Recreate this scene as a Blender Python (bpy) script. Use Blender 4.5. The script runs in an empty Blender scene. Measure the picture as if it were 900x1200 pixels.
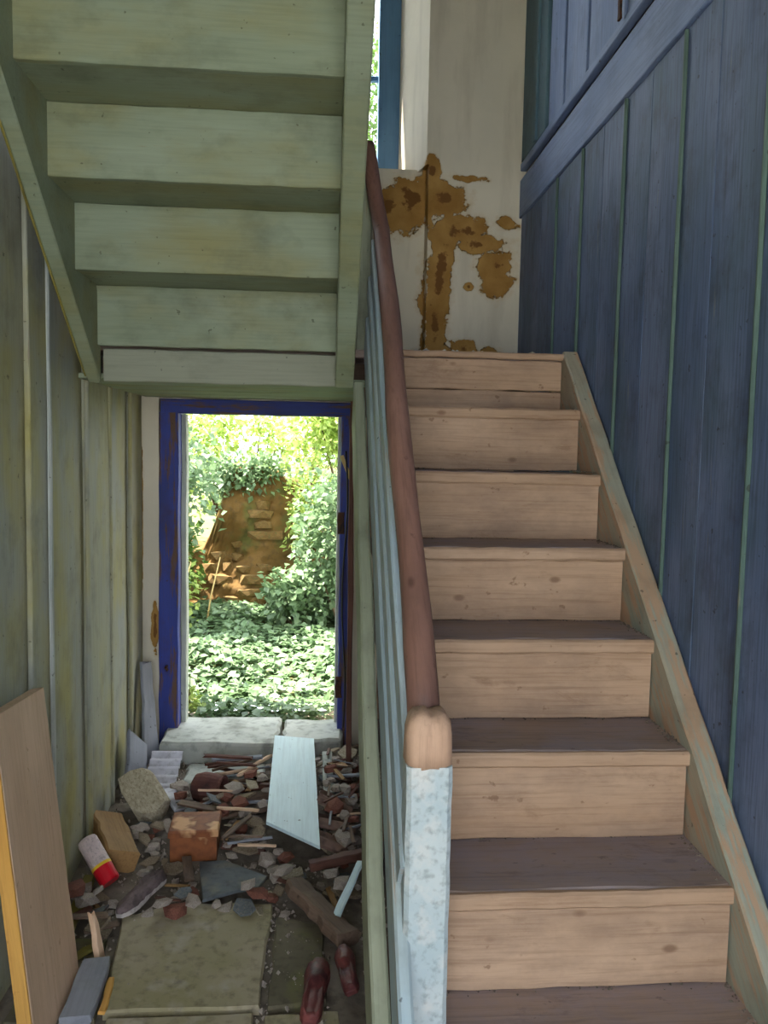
import bpy, bmesh, math, random
import numpy as np
from mathutils import Vector, Matrix, noise as mnoise

random.seed(7)
C = bpy.context.scene.collection
EYE = 1.47            # eye height; everything below is laid out around the eye and lifted by EYE at the end

# ------------------------------------------------------------------ camera
def cam_axes(p, yw, ro):
    fwd = Vector((math.sin(yw)*math.cos(p), math.cos(yw)*math.cos(p), -math.sin(p)))
    right = Vector((math.cos(yw), -math.sin(yw), 0)); up = right.cross(fwd)
    r2 = right*math.cos(ro)+up*math.sin(ro); u2 = up*math.cos(ro)-right*math.sin(ro)
    return r2, u2, fwd
cd = bpy.data.cameras.new('camera'); cam = bpy.data.objects.new('camera', cd); C.objects.link(cam)
r_, u_, f_ = cam_axes(.08, .0775, .0198)
M = Matrix.Identity(4)
for i in range(3):
    M[i][0] = r_[i]; M[i][1] = u_[i]; M[i][2] = -f_[i]
cam.matrix_world = M
cd.sensor_fit = 'VERTICAL'; cd.sensor_height = 36.0; cd.lens = 36.0*940/1200
cd.clip_start = .05
bpy.context.scene.camera = cam

# ------------------------------------------------------------------ sky, sun, exposure
sc = bpy.context.scene
sc.view_settings.view_transform = 'Standard'; sc.view_settings.look = 'None'
sc.view_settings.gamma = 1.0; sc.view_settings.use_curve_mapping = False
sc.view_settings.exposure = 2.35
w = bpy.data.worlds.new('sky'); sc.world = w; w.use_nodes = True
wn = w.node_tree.nodes; wl = w.node_tree.links
bg = wn['Background']; bg.inputs['Color'].default_value = (.80, .90, 1.0, 1); bg.inputs['Strength'].default_value = 1.35
sd = bpy.data.lights.new('sun_offscreen', 'SUN'); sd.energy = 7.0; sd.angle = math.radians(1.5); sd.color = (1, .95, .84)
sun = bpy.data.objects.new('sun_offscreen', sd); C.objects.link(sun)
sun.rotation_euler = Vector((-.75, .22, 1.35)).to_track_quat('Z', 'Y').to_euler()

# ------------------------------------------------------------------ helpers
WM = {}
def col(r, g, b):
    f = lambda c: ((c/255+.055)/1.055)**2.4 if c/255 > .04045 else c/255/12.92
    return (f(r), f(g), f(b), 1)
def link(o, m=None, parent=None):
    C.objects.link(o)
    m = m or Matrix.Identity(4)
    WM[o.name] = m
    if parent is not None:
        o.parent = parent; o.matrix_parent_inverse = WM[parent.name].inverted()
    o.matrix_basis = m
    return o
def mesh_obj(name, verts, faces, mat, parent=None, m=None, smooth=False):
    me = bpy.data.meshes.new(name); me.from_pydata([tuple(v) for v in verts], [], faces); me.update()
    if smooth:
        me.polygons.foreach_set('use_smooth', [True]*len(me.polygons))
    if mat: me.materials.append(mat)
    return link(bpy.data.objects.new(name, me), m, parent)
def thing(name, label, cat, loc=(0, 0, 0), group=None, kind=None):
    o = link(bpy.data.objects.new(name, None), Matrix.Translation(loc)); o.empty_display_size = .1
    return tag(o, label, cat, group, kind)
def tag(o, label=None, cat=None, group=None, kind=None):
    if label: o['label'] = label
    if cat: o['category'] = cat
    if group: o['group'] = group
    if kind: o['kind'] = kind
    return o
def frame(origin, xd, zd):
    x = Vector(xd).normalized(); z = Vector(zd); z = (z - x*z.dot(x)).normalized(); y = z.cross(x)
    m = Matrix.Identity(4)
    for i in range(3):
        m[i][0] = x[i]; m[i][1] = y[i]; m[i][2] = z[i]; m[i][3] = origin[i]
    return m
def plank(name, p0, p1, zd, wid, thk, mat, parent=None, n=8, wob=.0015, ch=.003, taper=1.0, rag=0.0):
    """a sawn board from p0 to p1 (centre line), face normal zd; local X runs along the grain"""
    p0 = Vector(p0); p1 = Vector(p1); L = (p1-p0).length
    m = frame((p0+p1)/2, p1-p0, zd)
    ch = min(ch, wid*.3, thk*.3)
    sec = [(-.5, -.5, 1, 0), (-.5, -.5, 0, 1), (-.5, .5, 0, -1), (-.5, .5, 1, 0), (.5, .5, -1, 0), (.5, .5, 0, -1), (.5, -.5, 0, 1), (.5, -.5, -1, 0)]
    V = []; F = []; k = len(sec)
    for i in range(n+1):
        t = i/n; sx = 1+(taper-1)*t
        wl_, wr_ = random.uniform(-1, 1)*wob, random.uniform(-1, 1)*wob; zz = random.uniform(-1, 1)*wob*.6
        for (a, b, ca, cb) in sec:
            y = a*wid*sx + ca*ch + (wl_ if a < 0 else wr_); z = b*thk + cb*ch + zz
            x = (t-.5)*L
            if rag and i in (0, n): x += random.uniform(-rag, rag)
            V.append((x, y, z))
    for i in range(n):
        for j in range(k):
            a = i*k+j; b = i*k+(j+1) % k
            F.append((a, b, b+k, a+k))
    F.append(tuple(range(k-1, -1, -1))); F.append(tuple(n*k+j for j in range(k)))
    F = [tuple(reversed(f)) for f in F]
    return mesh_obj(name, V, F, mat, parent, m)
def prism(name, poly, z0, z1, mat, parent=None, m=None, ch=0, jit=0):
    """polygon in XY pulled up in Z; ch chamfers the top rim"""
    n = len(poly); cx = sum(p[0] for p in poly)/n; cy = sum(p[1] for p in poly)/n
    rings = [(1, z0)] + ([(1, z1-ch), (None, z1)] if ch else [(1, z1)])
    V = []
    for s, z in rings:
        for (x, y) in poly:
            if s is None:
                d = math.hypot(x-cx, y-cy); s2 = max(0, 1-ch/d)
                V.append((cx+(x-cx)*s2, cy+(y-cy)*s2, z+random.uniform(-jit, jit)))
            else: V.append((x, y, z))
    F = [tuple(range(n-1, -1, -1))]
    for r in range(len(rings)-1):
        for j in range(n):
            a = r*n+j; b = r*n+(j+1) % n; F.append((a, b, b+n, a+n))
    F.append(tuple((len(rings)-1)*n+j for j in range(n)))
    area = sum(poly[i][0]*poly[(i+1) % n][1]-poly[(i+1) % n][0]*poly[i][1] for i in range(n))
    if area < 0: F = [tuple(reversed(f)) for f in F]
    return mesh_obj(name, V, F, mat, parent, m)
def solids(name, polys, mat, parent=None):
    """several prisms as one solid wall: (poly, z0, z1)"""
    V = []; F = []
    for poly, z0, z1 in polys:
        n = len(poly); b = len(V)
        area = sum(poly[i][0]*poly[(i+1) % n][1]-poly[(i+1) % n][0]*poly[i][1] for i in range(n))
        if area < 0: poly = poly[::-1]
        V += [(x, y, z0) for x, y in poly]+[(x, y, z1) for x, y in poly]
        F.append(tuple(b+j for j in range(n-1, -1, -1))); F.append(tuple(b+n+j for j in range(n)))
        F += [(b+j, b+(j+1) % n, b+n+(j+1) % n, b+n+j) for j in range(n)]
    return mesh_obj(name, V, F, mat, parent)
def rect(x0, x1, y0, y1): return [(x0, y0), (x1, y0), (x1, y1), (x0, y1)]
def tube(name, pts, rad, mat, parent=None, seg=10, cap=True, wob=0):
    pts = [Vector(p) for p in pts]; n = len(pts)
    if not hasattr(rad, '__len__'): rad = [rad]*n
    V = []; F = []; prev = None
    for i, p in enumerate(pts):
        d = (pts[min(i+1, n-1)]-pts[max(i-1, 0)]).normalized()
        a = prev if prev is not None else (Vector((1, 0, 0)) if abs(d.x) < .9 else Vector((0, 0, 1)))
        a = (a - d*a.dot(d)).normalized(); prev = a; b = d.cross(a)
        for j in range(seg):
            t = 2*math.pi*j/seg; r = rad[i]*(1+random.uniform(-wob, wob))
            V.append(p + a*math.cos(t)*r + b*math.sin(t)*r)
    for i in range(n-1):
        for j in range(seg):
            q = i*seg+j; s = i*seg+(j+1) % seg
            F.append((q, s, s+seg, q+seg))
    if cap: F += [tuple(range(seg-1, -1, -1)), tuple((n-1)*seg+j for j in range(seg))]
    m = frame((pts[0]+pts[-1])/2, pts[-1]-pts[0], (1, 0, .01) if abs((pts[-1]-pts[0]).normalized().x) < .9 else (0, 0, 1)); iv_ = m.inverted()
    return mesh_obj(name, [iv_ @ v for v in V], F, mat, parent, m, smooth=True)
def rock_mesh(name, sub=1, jit=.28, seed=0, flat=1.0):
    bm = bmesh.new(); bmesh.ops.create_icosphere(bm, subdivisions=sub, radius=1)
    rng = random.Random(seed); o = Vector((rng.uniform(0, 50), rng.uniform(0, 50), 3))
    for v in bm.verts:
        k = 1+jit*2*mnoise.noise(v.co*1.1+o)+rng.uniform(-jit, jit)*.45
        # chop into flat facets
        v.co = Vector((max(-.8, min(.8, v.co.x*k)), max(-.78, min(.78, v.co.y*k)), max(-.6, min(.6, v.co.z*k))*flat))
    me = bpy.data.meshes.new(name); bm.to_mesh(me); bm.free(); return me
def lathe(name, prof, mat, parent=None, m=None, seg=20):
    V = []; F = []; n = len(prof)
    for r, z in prof:
        for j in range(seg):
            t = 2*math.pi*j/seg; V.append((r*math.cos(t), r*math.sin(t), z))
    for i in range(n-1):
        for j in range(seg):
            a = i*seg+j; b = i*seg+(j+1) % seg; F.append((a, b, b+seg, a+seg))
    F += [tuple(range(seg-1, -1, -1)), tuple((n-1)*seg+j for j in range(seg))]
    return mesh_obj(name, V, F, mat, parent, m)

# ------------------------------------------------------------------ materials
class NT:
    def __init__(s, name):
        s.m = bpy.data.materials.new(name); s.m.use_nodes = True; s.t = s.m.node_tree; s.n = s.t.nodes
        s.b = s.n['Principled BSDF']
    def node(s, kind, **kw):
        n = s.n.new(kind)
        for k, v in kw.items(): setattr(n, k, v)
        return n
    def l(s, a, b): s.t.links.new(a, b)
    def coords(s, rnd=True):
        tc = s.node('ShaderNodeTexCoord')
        if not rnd: return tc.outputs['Object']
        oi = s.node('ShaderNodeObjectInfo'); mu = s.node('ShaderNodeMath', operation='MULTIPLY'); mu.inputs[1].default_value = 37
        s.l(oi.outputs['Random'], mu.inputs[0])
        ad = s.node('ShaderNodeVectorMath', operation='ADD'); s.l(tc.outputs['Object'], ad.inputs[0]); s.l(mu.outputs[0], ad.inputs[1])
        return ad.outputs[0]
    def noise(s, vec, scale, stretch=(1, 1, 1), detail=4, rough=.55, dist=0):
        mp = s.node('ShaderNodeMapping'); mp.inputs['Scale'].default_value = stretch; s.l(vec, mp.inputs['Vector'])
        n = s.node('ShaderNodeTexNoise'); n.inputs['Scale'].default_value = scale; n.inputs['Detail'].default_value = detail
        n.inputs['Roughness'].default_value = rough; n.inputs['Distortion'].default_value = dist
        s.l(mp.outputs[0], n.inputs['Vector']); return n.outputs['Fac']
    def ramp(s, fac, lo, hi):
        n = s.node('ShaderNodeMapRange'); n.inputs['From Min'].default_value = lo; n.inputs['From Max'].default_value = hi
        s.l(fac, n.inputs['Value']); return n.outputs['Result']
    def mix(s, fac, a, b, blend='MIX'):
        n = s.node('ShaderNodeMix', data_type='RGBA', blend_type=blend)
        for sock, v in ((n.inputs[0], fac), (n.inputs[6], a), (n.inputs[7], b)):
            if hasattr(v, 'links') or hasattr(v, 'is_linked'): s.l(v, sock)
            else: sock.default_value = v
        return n.outputs[2]
    def math(s, op, a, b=0.):
        n = s.node('ShaderNodeMath', operation=op)
        for i, v in enumerate((a, b)):
            if hasattr(v, 'is_linked'): s.l(v, n.inputs[i])
            else: n.inputs[i].default_value = v
        return n.outputs[0]
    def bump(s, h, strength=.3, dist=.004):
        n = s.node('ShaderNodeBump'); n.inputs['Strength'].default_value = strength; n.inputs['Distance'].default_value = dist
        s.l(h, n.inputs['Height']); s.l(n.outputs[0], s.b.inputs['Normal'])
    def out(s, c, rough=.7, spec=.3):
        if hasattr(c, 'is_linked'): s.l(c, s.b.inputs['Base Color'])
        else: s.b.inputs['Base Color'].default_value = c
        s.b.inputs['Roughness'].default_value = rough; s.b.inputs['Specular IOR Level'].default_value = spec
        return s.m
def painted(name, a, b, wood, wear=.62, dirt=(40, 34, 28), dirtamt=.35, rough=.6, tint=None, tamt=.4, spec=.3, grain=.17):
    """old brushed paint over boards: two shades, worn wood, grime; grain along local X"""
    t = NT(name); v = t.coords()
    c = t.mix(t.ramp(t.noise(v, 2.2, (.7, 2.5, 2.5)), .35, .65), col(*a), col(*b))
    if tint: c = t.mix(t.math('MULTIPLY', t.ramp(t.noise(v, 3.1, (.8, 1.6, 1.6), 5), .45, .7), tamt), c, col(*tint))
    g = t.noise(v, 9, (.6, 14, 14), 5, .6)
    c = t.mix(t.math('MULTIPLY', t.ramp(g, .45, .75), grain), c, (.02, .02, .02, 1))
    wm = t.ramp(t.noise(v, 5, (.5, 5, 5), 8, .7), wear, wear+.06)
    c = t.mix(wm, c, col(*wood))
    d = t.ramp(t.noise(v, 6, (1, 1.3, 1.3), 6, .65), .5, .78)
    c = t.mix(t.math('MULTIPLY', d, dirtamt), c, col(*dirt))
    sp = t.ramp(t.noise(v, 42, (1, 1, 1), 2), .71, .74)
    c = t.mix(t.math('MULTIPLY', sp, .6), c, col(*dirt))
    h = t.math('SUBTRACT', t.math('MULTIPLY', g, .6), t.math('MULTIPLY', wm, .5)); t.bump(h, .35, .003)
    return t.out(c, rough, spec)
def bare(name, a, b, dark=(60, 40, 25), dirt=(50, 42, 40), dirtamt=.4, rough=.7, spec=.25):
    t = NT(name); v = t.coords()
    c = t.mix(t.ramp(t.noise(v, 2.5, (.6, 2.5, 2.5), 4), .3, .7), col(*a), col(*b))
    g = t.noise(v, 7, (.5, 16, 16), 6, .65, .4)
    c = t.mix(t.math('MULTIPLY', t.ramp(g, .48, .75), .5), c, col(*dark))
    kn = t.node('ShaderNodeTexVoronoi'); mp = t.node('ShaderNodeMapping'); mp.inputs['Scale'].default_value = (.55, 1, 1); t.l(v, mp.inputs['Vector'])
    t.l(mp.outputs[0], kn.inputs['Vector']); kn.inputs['Scale'].default_value = 9
    c = t.mix(t.math('MULTIPLY', t.ramp(kn.outputs['Distance'], .10, .05), .7), c, col(*dark))
    d = t.ramp(t.noise(v, 4, (1, 1.6, 1.6), 7, .7), .42, .72)
    c = t.mix(t.math('MULTIPLY', d, dirtamt), c, col(*dirt))
    st = t.ramp(t.noise(v, 3.2, (1, 3, 3), 8, .75, .6), .56, .70)
    c = t.mix(t.math('MULTIPLY', st, dirtamt*.8), c, col(*dark))
    sp = t.ramp(t.noise(v, 34, (.8, 1, 1), 3), .68, .73)
    c = t.mix(t.math('MULTIPLY', sp, .55), c, col(*dark))
    t.bump(g, .3, .003); return t.out(c, rough, spec)
def stony(name, a, b, c3=None, scale=6, rough=.85, bump=.5, spec=.2):
    t = NT(name); v = t.coords()
    c = t.mix(t.ramp(t.noise(v, scale, detail=6), .35, .65), col(*a), col(*b))
    if c3: c = t.mix(t.ramp(t.noise(v, scale*1.7, detail=5), .52, .66), c, col(*c3))
    n = t.noise(v, scale*7, detail=5); c = t.mix(t.math('MULTIPLY', t.ramp(n, .5, .75), .45), c, (.03, .027, .024, 1))
    t.bump(n, bump, .006); return t.out(c, rough, spec)
def leafy(name, a, b, trans=.45, rough=.45):
    t = NT(name); tc = t.node('ShaderNodeTexCoord')
    n = t.noise(tc.outputs['Object'], 9, detail=2); n2 = t.noise(tc.outputs['Object'], 60, detail=1)
    c = t.mix(t.ramp(t.math('ADD', t.math('MULTIPLY', n, .6), t.math('MULTIPLY', n2, .4)), .36, .64), col(*a), col(*b))
    t.out(c, rough, .5)
    tr = t.node('ShaderNodeBsdfTranslucent'); t.l(c, tr.inputs['Color'])
    mx = t.node('ShaderNodeMixShader'); mx.inputs[0].default_value = trans
    t.l(t.b.outputs[0], mx.inputs[1]); t.l(tr.outputs[0], mx.inputs[2]); t.l(mx.outputs[0], t.n['Material Output'].inputs['Surface'])
    return t.m

m_blue = painted('blue_board_paint', (116, 130, 162), (90, 108, 142), (128, 132, 136), .64, dirtamt=.6, tint=(78, 100, 116), tamt=.8, grain=.5)
m_bluerail = painted('blue_rail_paint', (138, 154, 190), (116, 136, 178), (140, 146, 152), .66, dirtamt=.35, grain=.35)
m_teal = painted('teal_corner_paint', (96, 124, 136), (82, 108, 122), (120, 120, 112), .68, dirtamt=.4)
m_bead = painted('green_bead_paint', (96, 116, 106), (76, 98, 92), (130, 134, 122), .64, dirtamt=.35)
m_green = painted('green_soffit_paint', (144, 152, 130), (130, 138, 114), (140, 128, 100), .64, dirtamt=.45, tint=(138, 132, 88), tamt=.85, dirt=(62, 58, 36))
m_fascia = painted('fascia_paint', (146, 146, 128), (132, 132, 114), (130, 116, 92), .62, dirtamt=.35)
m_left = painted('left_wall_paint', (166, 162, 138), (152, 154, 146), (150, 138, 118), .62, dirtamt=.45, tint=(170, 158, 92), tamt=.85, dirt=(66, 60, 40))
m_leftbead = painted('left_bead_paint', (188, 188, 182), (168, 172, 168), (140, 128, 108), .66, dirtamt=.3)
m_cobalt = painted('cobalt_paint', (58, 72, 160), (48, 58, 124), (100, 74, 58), .53, dirtamt=.6, dirt=(70, 42, 26))
m_winblue = painted('window_blue_paint', (96, 134, 168), (80, 116, 152), (110, 100, 90), .64, dirtamt=.25)
m_paleframe = painted('pale_frame_paint', (196, 196, 186), (176, 180, 168), (140, 128, 104), .64, dirtamt=.35)
m_newel = stony('newel_paint', (190, 196, 196), (172, 184, 188), (204, 202, 198), 9, .6, .4)
m_inner = painted('balustrade_paint', (178, 192, 200), (160, 180, 192), (180, 168, 152), .56, dirtamt=.3, tint=(180, 186, 178), tamt=.6)
m_innerdark = painted('balustrade_edge_paint', (160, 162, 140), (148, 152, 130), (150, 138, 112), .6, dirtamt=.4)
m_rail = bare('handrail_wood', (152, 112, 98), (130, 92, 80), (84, 54, 46), dirtamt=.3, rough=.5, spec=.35)
m_capwood = bare('newel_cap_wood', (206, 168, 142), (186, 148, 122), (130, 96, 76), dirtamt=.3)
WOOD = ((190, 158, 132), (172, 138, 110))
m_ris = bare('riser_wood', *WOOD, (110, 78, 56), dirt=(124, 100, 86), dirtamt=.6)
m_tre = bare('tread_wood', (172, 148, 134), (146, 124, 112), (100, 86, 84), dirt=(146, 136, 146), dirtamt=.8)
m_nos = bare('nosing_wood', *WOOD, (120, 84, 62), dirt=(110, 88, 72), dirtamt=.3)
m_rstring = painted('wall_stringer_paint', (178, 164, 142), (160, 152, 132), (182, 150, 122), .50, dirtamt=.35, tint=(140, 168, 160), tamt=.6)
m_pine = bare('new_pine', (228, 194, 166), (214, 178, 148), (178, 138, 106), dirtamt=.15)
m_pineedge = bare('pine_cut_edge', (226, 172, 92), (214, 156, 76), (170, 116, 56), dirtamt=.1)
m_oldwood = bare('old_wood', (132, 108, 92), (110, 90, 76), (60, 46, 38), dirtamt=.45)
m_tanwood = bare('tan_wood', (176, 138, 92), (156, 118, 74), (96, 66, 40), dirtamt=.35)
m_redwood = bare('redbrown_wood', (112, 74, 62), (92, 58, 48), (50, 30, 26), dirtamt=.4)
m_greywood = painted('greyblue_board', (150, 150, 158), (132, 134, 144), (140, 130, 120), .64, dirtamt=.3)
m_paleboard = painted('pale_blue_panel', (218, 236, 240), (206, 228, 234), (190, 200, 200), .75, dirtamt=.12, rough=.45)
m_yelstick = bare('mossy_stick', (150, 136, 70), (130, 118, 56), (80, 70, 36), dirtamt=.3)
m_stone = stony('pale_limestone', (196, 184, 160), (172, 158, 134), (150, 136, 112))
m_mortar = stony('mortar', (188, 174, 162), (164, 150, 140), (134, 120, 112), 9)
m_slate = stony('slate', (112, 116, 118), (92, 96, 100), (126, 122, 112), 5, .7, .25)
m_tanslate = stony('tan_tile', (158, 140, 118), (134, 118, 98), (118, 100, 84), 8)
m_brick = stony('brick', (150, 96, 80), (124, 78, 66), (100, 66, 58), 9)
m_clay = stony('terracotta', (118, 78, 70), (96, 62, 58), (80, 54, 52), 7)
m_slab = stony('mossy_flagstone', (172, 158, 134), (154, 144, 110), (176, 164, 146), 5, .75, .25)
m_slabdark = stony('dark_flagstone', (120, 110, 92), (100, 92, 74), (110, 106, 70), 4, .8, .4)
m_sill = stony('threshold_stone', (196, 196, 188), (172, 174, 166), (150, 150, 142), 4, .8, .4)
m_dirt = stony('dirt_floor', (128, 116, 104), (106, 96, 86), (140, 128, 116), 5, .9, .9)
m_tile = stony('roof_tile', (150, 122, 108), (128, 102, 92), (108, 88, 82), 7)
m_earth = stony('earth_bank', (122, 92, 52), (98, 74, 40), (92, 88, 48), 3, .95, 1)
m_bankstone = stony('bank_stone', (132, 102, 62), (108, 82, 48), (98, 90, 54), 4, .9, .7)
m_garden = stony('garden_soil', (96, 98, 60), (80, 84, 48), (110, 100, 66), 2, .95, .6)
m_white = stony('white_sheet', (218, 214, 222), (204, 202, 212), (190, 186, 196), 5, .5, .1)
m_canwhite = stony('can_white', (222, 200, 196), (208, 186, 182), (190, 170, 166), 14, .45, .05)
m_canred = NT('can_red').out(col(206, 24, 40), .4); m_canyel = NT('can_yellow').out(col(236, 190, 50), .45)
m_shoe = stony('grey_canvas', (134, 116, 116), (108, 92, 92), (88, 76, 76), 12, .9, .4)
m_sole = stony('pale_rubber', (196, 184, 178), (170, 158, 154), None, 10, .7, .2)
m_boot = stony('red_leather', (132, 70, 66), (102, 50, 50), (84, 40, 44), 9, .55, .4, .4)
m_cable = NT('cable_black').out(col(38, 34, 34), .5)
m_hinge = stony('rusty_iron', (96, 60, 40), (60, 40, 32), (40, 32, 30), 14, .7, .4)
m_trunk = bare('bark', (120, 100, 76), (96, 78, 58), (56, 44, 34))
m_dry = bare('dry_stalk', (206, 178, 120), (186, 158, 104), (140, 112, 70), dirtamt=.1)
def rust_box():
    t = NT('rusty_tin'); v = t.coords()
    c = t.mix(t.ramp(t.noise(v, 18, detail=5), .35, .65), col(148, 88, 52), col(104, 58, 38))
    c = t.mix(t.ramp(t.noise(v, 9, detail=3), .56, .64), c, col(206, 156, 112)); t.bump(t.noise(v, 60), .4, .003)
    t.b.inputs['Metallic'].default_value = .15
    return t.out(c, .6)
m_tin = rust_box()
def plaster():
    t = NT('peeling_plaster'); v = t.coords(False)
    c = t.mix(t.ramp(t.noise(v, 2.0, detail=5), .35, .65), col(222, 210, 190), col(208, 198, 180))
    c = t.mix(t.math('MULTIPLY', t.ramp(t.noise(v, 4, (3, 3, .5), 6), .52, .75), .35), c, col(160, 146, 126))
    sep = t.node('ShaderNodeSeparateXYZ'); t.l(v, sep.inputs[0])
    dn = t.noise(v, 7, detail=6, rough=.65); dn2 = t.noise(v, 24, detail=4)
    acc = None
    E = [(.53, 1.13, .10, .085), (.60, .99, .12, .07), (.78, .83, .085, .11), (.52, .80, .062, .26), (.50, .58, .05, .16), (.63, 1.22, .075, .018),
         (.82, 1.03, .055, .035), (.64, .46, .06, .05), (.76, .43, .05, .035), (.40, 1.13, .10, .12), (.70, .93, .12, .045), (.475, 1.24, .04, .06),
         (-.757, -.86, .016, .13), (-.815, -.35, .006, .3), (.655, .74, .025, .02), (.25, 1.1, .12, .1), (.50, .42, .12, .05)]
    for cx, cz, rx, rz in E:
        a = t.math('DIVIDE', t.math('SUBTRACT', sep.outputs['X'], cx), rx); b = t.math('DIVIDE', t.math('SUBTRACT', sep.outputs['Z'], cz), rz)
        d = t.math('SQRT', t.math('ADD', t.math('MULTIPLY', a, a), t.math('MULTIPLY', b, b)))
        acc = d if acc is None else t.math('MINIMUM', acc, d)
    f = t.math('ADD', acc, t.math('ADD', t.math('MULTIPLY', t.math('SUBTRACT', dn, .5), 2.6), t.math('MULTIPLY', t.math('SUBTRACT', dn2, .5), 1.0)))
    mask = t.ramp(f, 1.06, .98)
    clay = t.mix(t.ramp(t.noise(v, 8, detail=5), .35, .65), col(176, 136, 78), col(150, 110, 58))
    deep = t.ramp(f, .35, .2); clay = t.mix(deep, clay, col(116, 80, 44))
    rim = t.math('MULTIPLY', t.ramp(f, 1.4, 1.08), .35); c = t.mix(rim, c, col(196, 166, 120))
    c = t.mix(mask, c, clay)
    h = t.math('SUBTRACT', t.math('MULTIPLY', dn2, .25), mask); t.bump(h, .8, .012)
    return t.out(c, .9, .1)
m_plaster = plaster()
m_plain = stony('old_plaster', (190, 184, 170), (176, 170, 156), None, 2, .9, .2)
m_backing = stony('wall_backing', (120, 120, 114), (104, 104, 98), None, 3, .9, .3)
m_exterior = stony('render_coat', (190, 184, 170), (170, 164, 150), None, 2, .9, .3)
def glass():
    t = NT('window_glass'); tr = t.node('ShaderNodeBsdfTransparent'); gl = t.node('ShaderNodeBsdfGlossy'); gl.inputs['Roughness'].default_value = .03
    mx = t.node('ShaderNodeMixShader'); mx.inputs[0].default_value = .05; t.l(tr.outputs[0], mx.inputs[1]); t.l(gl.outputs[0], mx.inputs[2])
    t.l(mx.outputs[0], t.n['Material Output'].inputs['Surface']); return t.m
m_glass = glass()
m_leafs = [leafy('leaf_sunlit_yellow_green', (186, 200, 116), (132, 158, 70), .5), leafy('leaf_mid', (110, 138, 66), (76, 104, 44), .4),  # yellow-green leaf is lightened, putting the glare of sunlit foliage into its colour
           leafy('leaf_pale', (128, 150, 112), (84, 110, 70), .35), leafy('leaf_deep', (96, 132, 70), (70, 104, 50), .35)]

# ------------------------------------------------------------------ the shell
XL, XR, YB, YO, YF, G, ZC = -.82, .89, 3.70, 4.20, -1.05, -1.47, 3.6
def hump(x, y):
    """height of the dirt floor: a bank of rubble towards the garden door"""
    k = min(1, max(0, (y-2.35)/1.0)); return G + .075*k*k*(3-2*k) + .008*mnoise.noise(Vector((x*6, y*6, 0)))
nx, ny = 34, 100
V = [(XL-.02+(XR-XL+.04)*i/nx, YF+(YO-YF)*j/ny, hump(XL+(XR-XL)*i/nx, YF+(YO-YF)*j/ny)-.012) for j in range(ny+1) for i in range(nx+1)]
F = [(j*(nx+1)+i, j*(nx+1)+i+1, (j+1)*(nx+1)+i+1, (j+1)*(nx+1)+i) for j in range(ny) for i in range(nx)]
floor = tag(mesh_obj('floor', V, F, m_dirt, smooth=True), 'dirt floor strewn with rubble and flagstones', kind='structure')
def slab(poly, z1, mat, thk=.04, jit=.002):
    pts = []
    for i in range(len(poly)):                       # worn, slightly wavy edges
        a = Vector(poly[i]); b = Vector(poly[(i+1) % len(poly)])
        for k in range(5):
            p = a.lerp(b, k/5); q = .0 if k == 0 else .006
            pts.append((p.x+random.uniform(-q, q), p.y+random.uniform(-q, q)))
    return prism('flagstone', pts, z1-thk, z1, mat, floor, ch=.006, jit=jit)
slab([(-.60, 2.43), (-.42, 2.49), (-.14, 2.47), (-.145, 2.0), (-.545, 2.0)], G+.012, m_slab)
slab([(-.53, 1.985), (-.16, 1.985), (-.16, 1.5), (-.53, 1.5)], G+.008, m_slab)
slab([(-.79, 2.33), (-.62, 2.33), (-.56, 1.98), (-.79, 1.98)], G+.004, m_slabdark)
slab([(-.79, 1.96), (-.56, 1.96), (-.56, 1.45), (-.79, 1.45)], G+.004, m_slabdark)
slab([(-.125, 2.42), (.02, 2.36), (.03, 2.02), (-.125, 2.0)], G+.004, m_slabdark)
slab([(-.13, 1.98), (.06, 1.99), (.06, 1.5), (-.13, 1.5)], G+.002, m_slab)

solids('wall_left', [(rect(XL-.35, XL-.02, YF-.1, YO), G-.2, ZC)], m_backing)['kind'] = 'structure'
solids('wall_right', [(rect(XR+.06, XR+.35, YF-.1, YO), G-.2, ZC)], m_backing)['kind'] = 'structure'
wall_left = bpy.data.objects['wall_left']; wall_right = bpy.data.objects['wall_right']
tag(wall_left, 'green and grey painted boarded wall'); tag(wall_right, 'blue painted boarded wall with thin green beads')
DL, DR, DT = -.738, .140, .200                     # door hole
WL_, WR_, WB, WT = -.68, .36, 1.285, 2.75           # window hole
wb = [(rect(XL-.02, DL, YB, YO), G-.2, .2), (rect(DR, XR+.06, YB, YO), G-.2, .2),
      (rect(XL-.02, XR+.06, YB, YO), .2, .325),
      (rect(XL-.02, WL_-.1, YB, YO), .325, WB), (rect(WR_+.1, XR+.06, YB, YO), .325, WB), (rect(WL_-.1, WR_+.1, YB+.11, YO), .325, WB),
      ([(XL-.02, YB), (WL_-.1, YB), (WL_, 4.06), (WL_, YO), (XL-.02, YO)], WB, WT),
      ([(XR+.06, YB), (WR_+.098, YB), (WR_, 4.06), (WR_, YO), (XR+.06, YO)], WB, WT),
      (rect(XL-.02, XR+.06, YB, YO), WT, ZC)]
tag(solids('wall_back', wb, m_plaster), 'cream plaster wall peeling to brown clay', kind='structure')
wf = [(rect(XL-.02, -.70, YF-.15, YF), G-.2, ZC), (rect(.78, XR+.06, YF-.15, YF), G-.2, ZC), (rect(-.70, .78, YF-.15, YF), 1.10, ZC)]
tag(solids('wall_front', wf, m_plain), 'plain plaster front wall with an open double doorway', kind='structure')
tag(solids('ceiling', [(rect(XL-.35, XR+.35, YF-.15, YO), ZC, ZC+.15)], m_plain), 'plain plaster ceiling', kind='structure')
tag(solids('ceiling_hall', [(rect(XL-.02, XR+.06, YF, .60), 1.62, 1.80)], m_plain), 'plain ceiling over the front hall', kind='structure')

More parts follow.
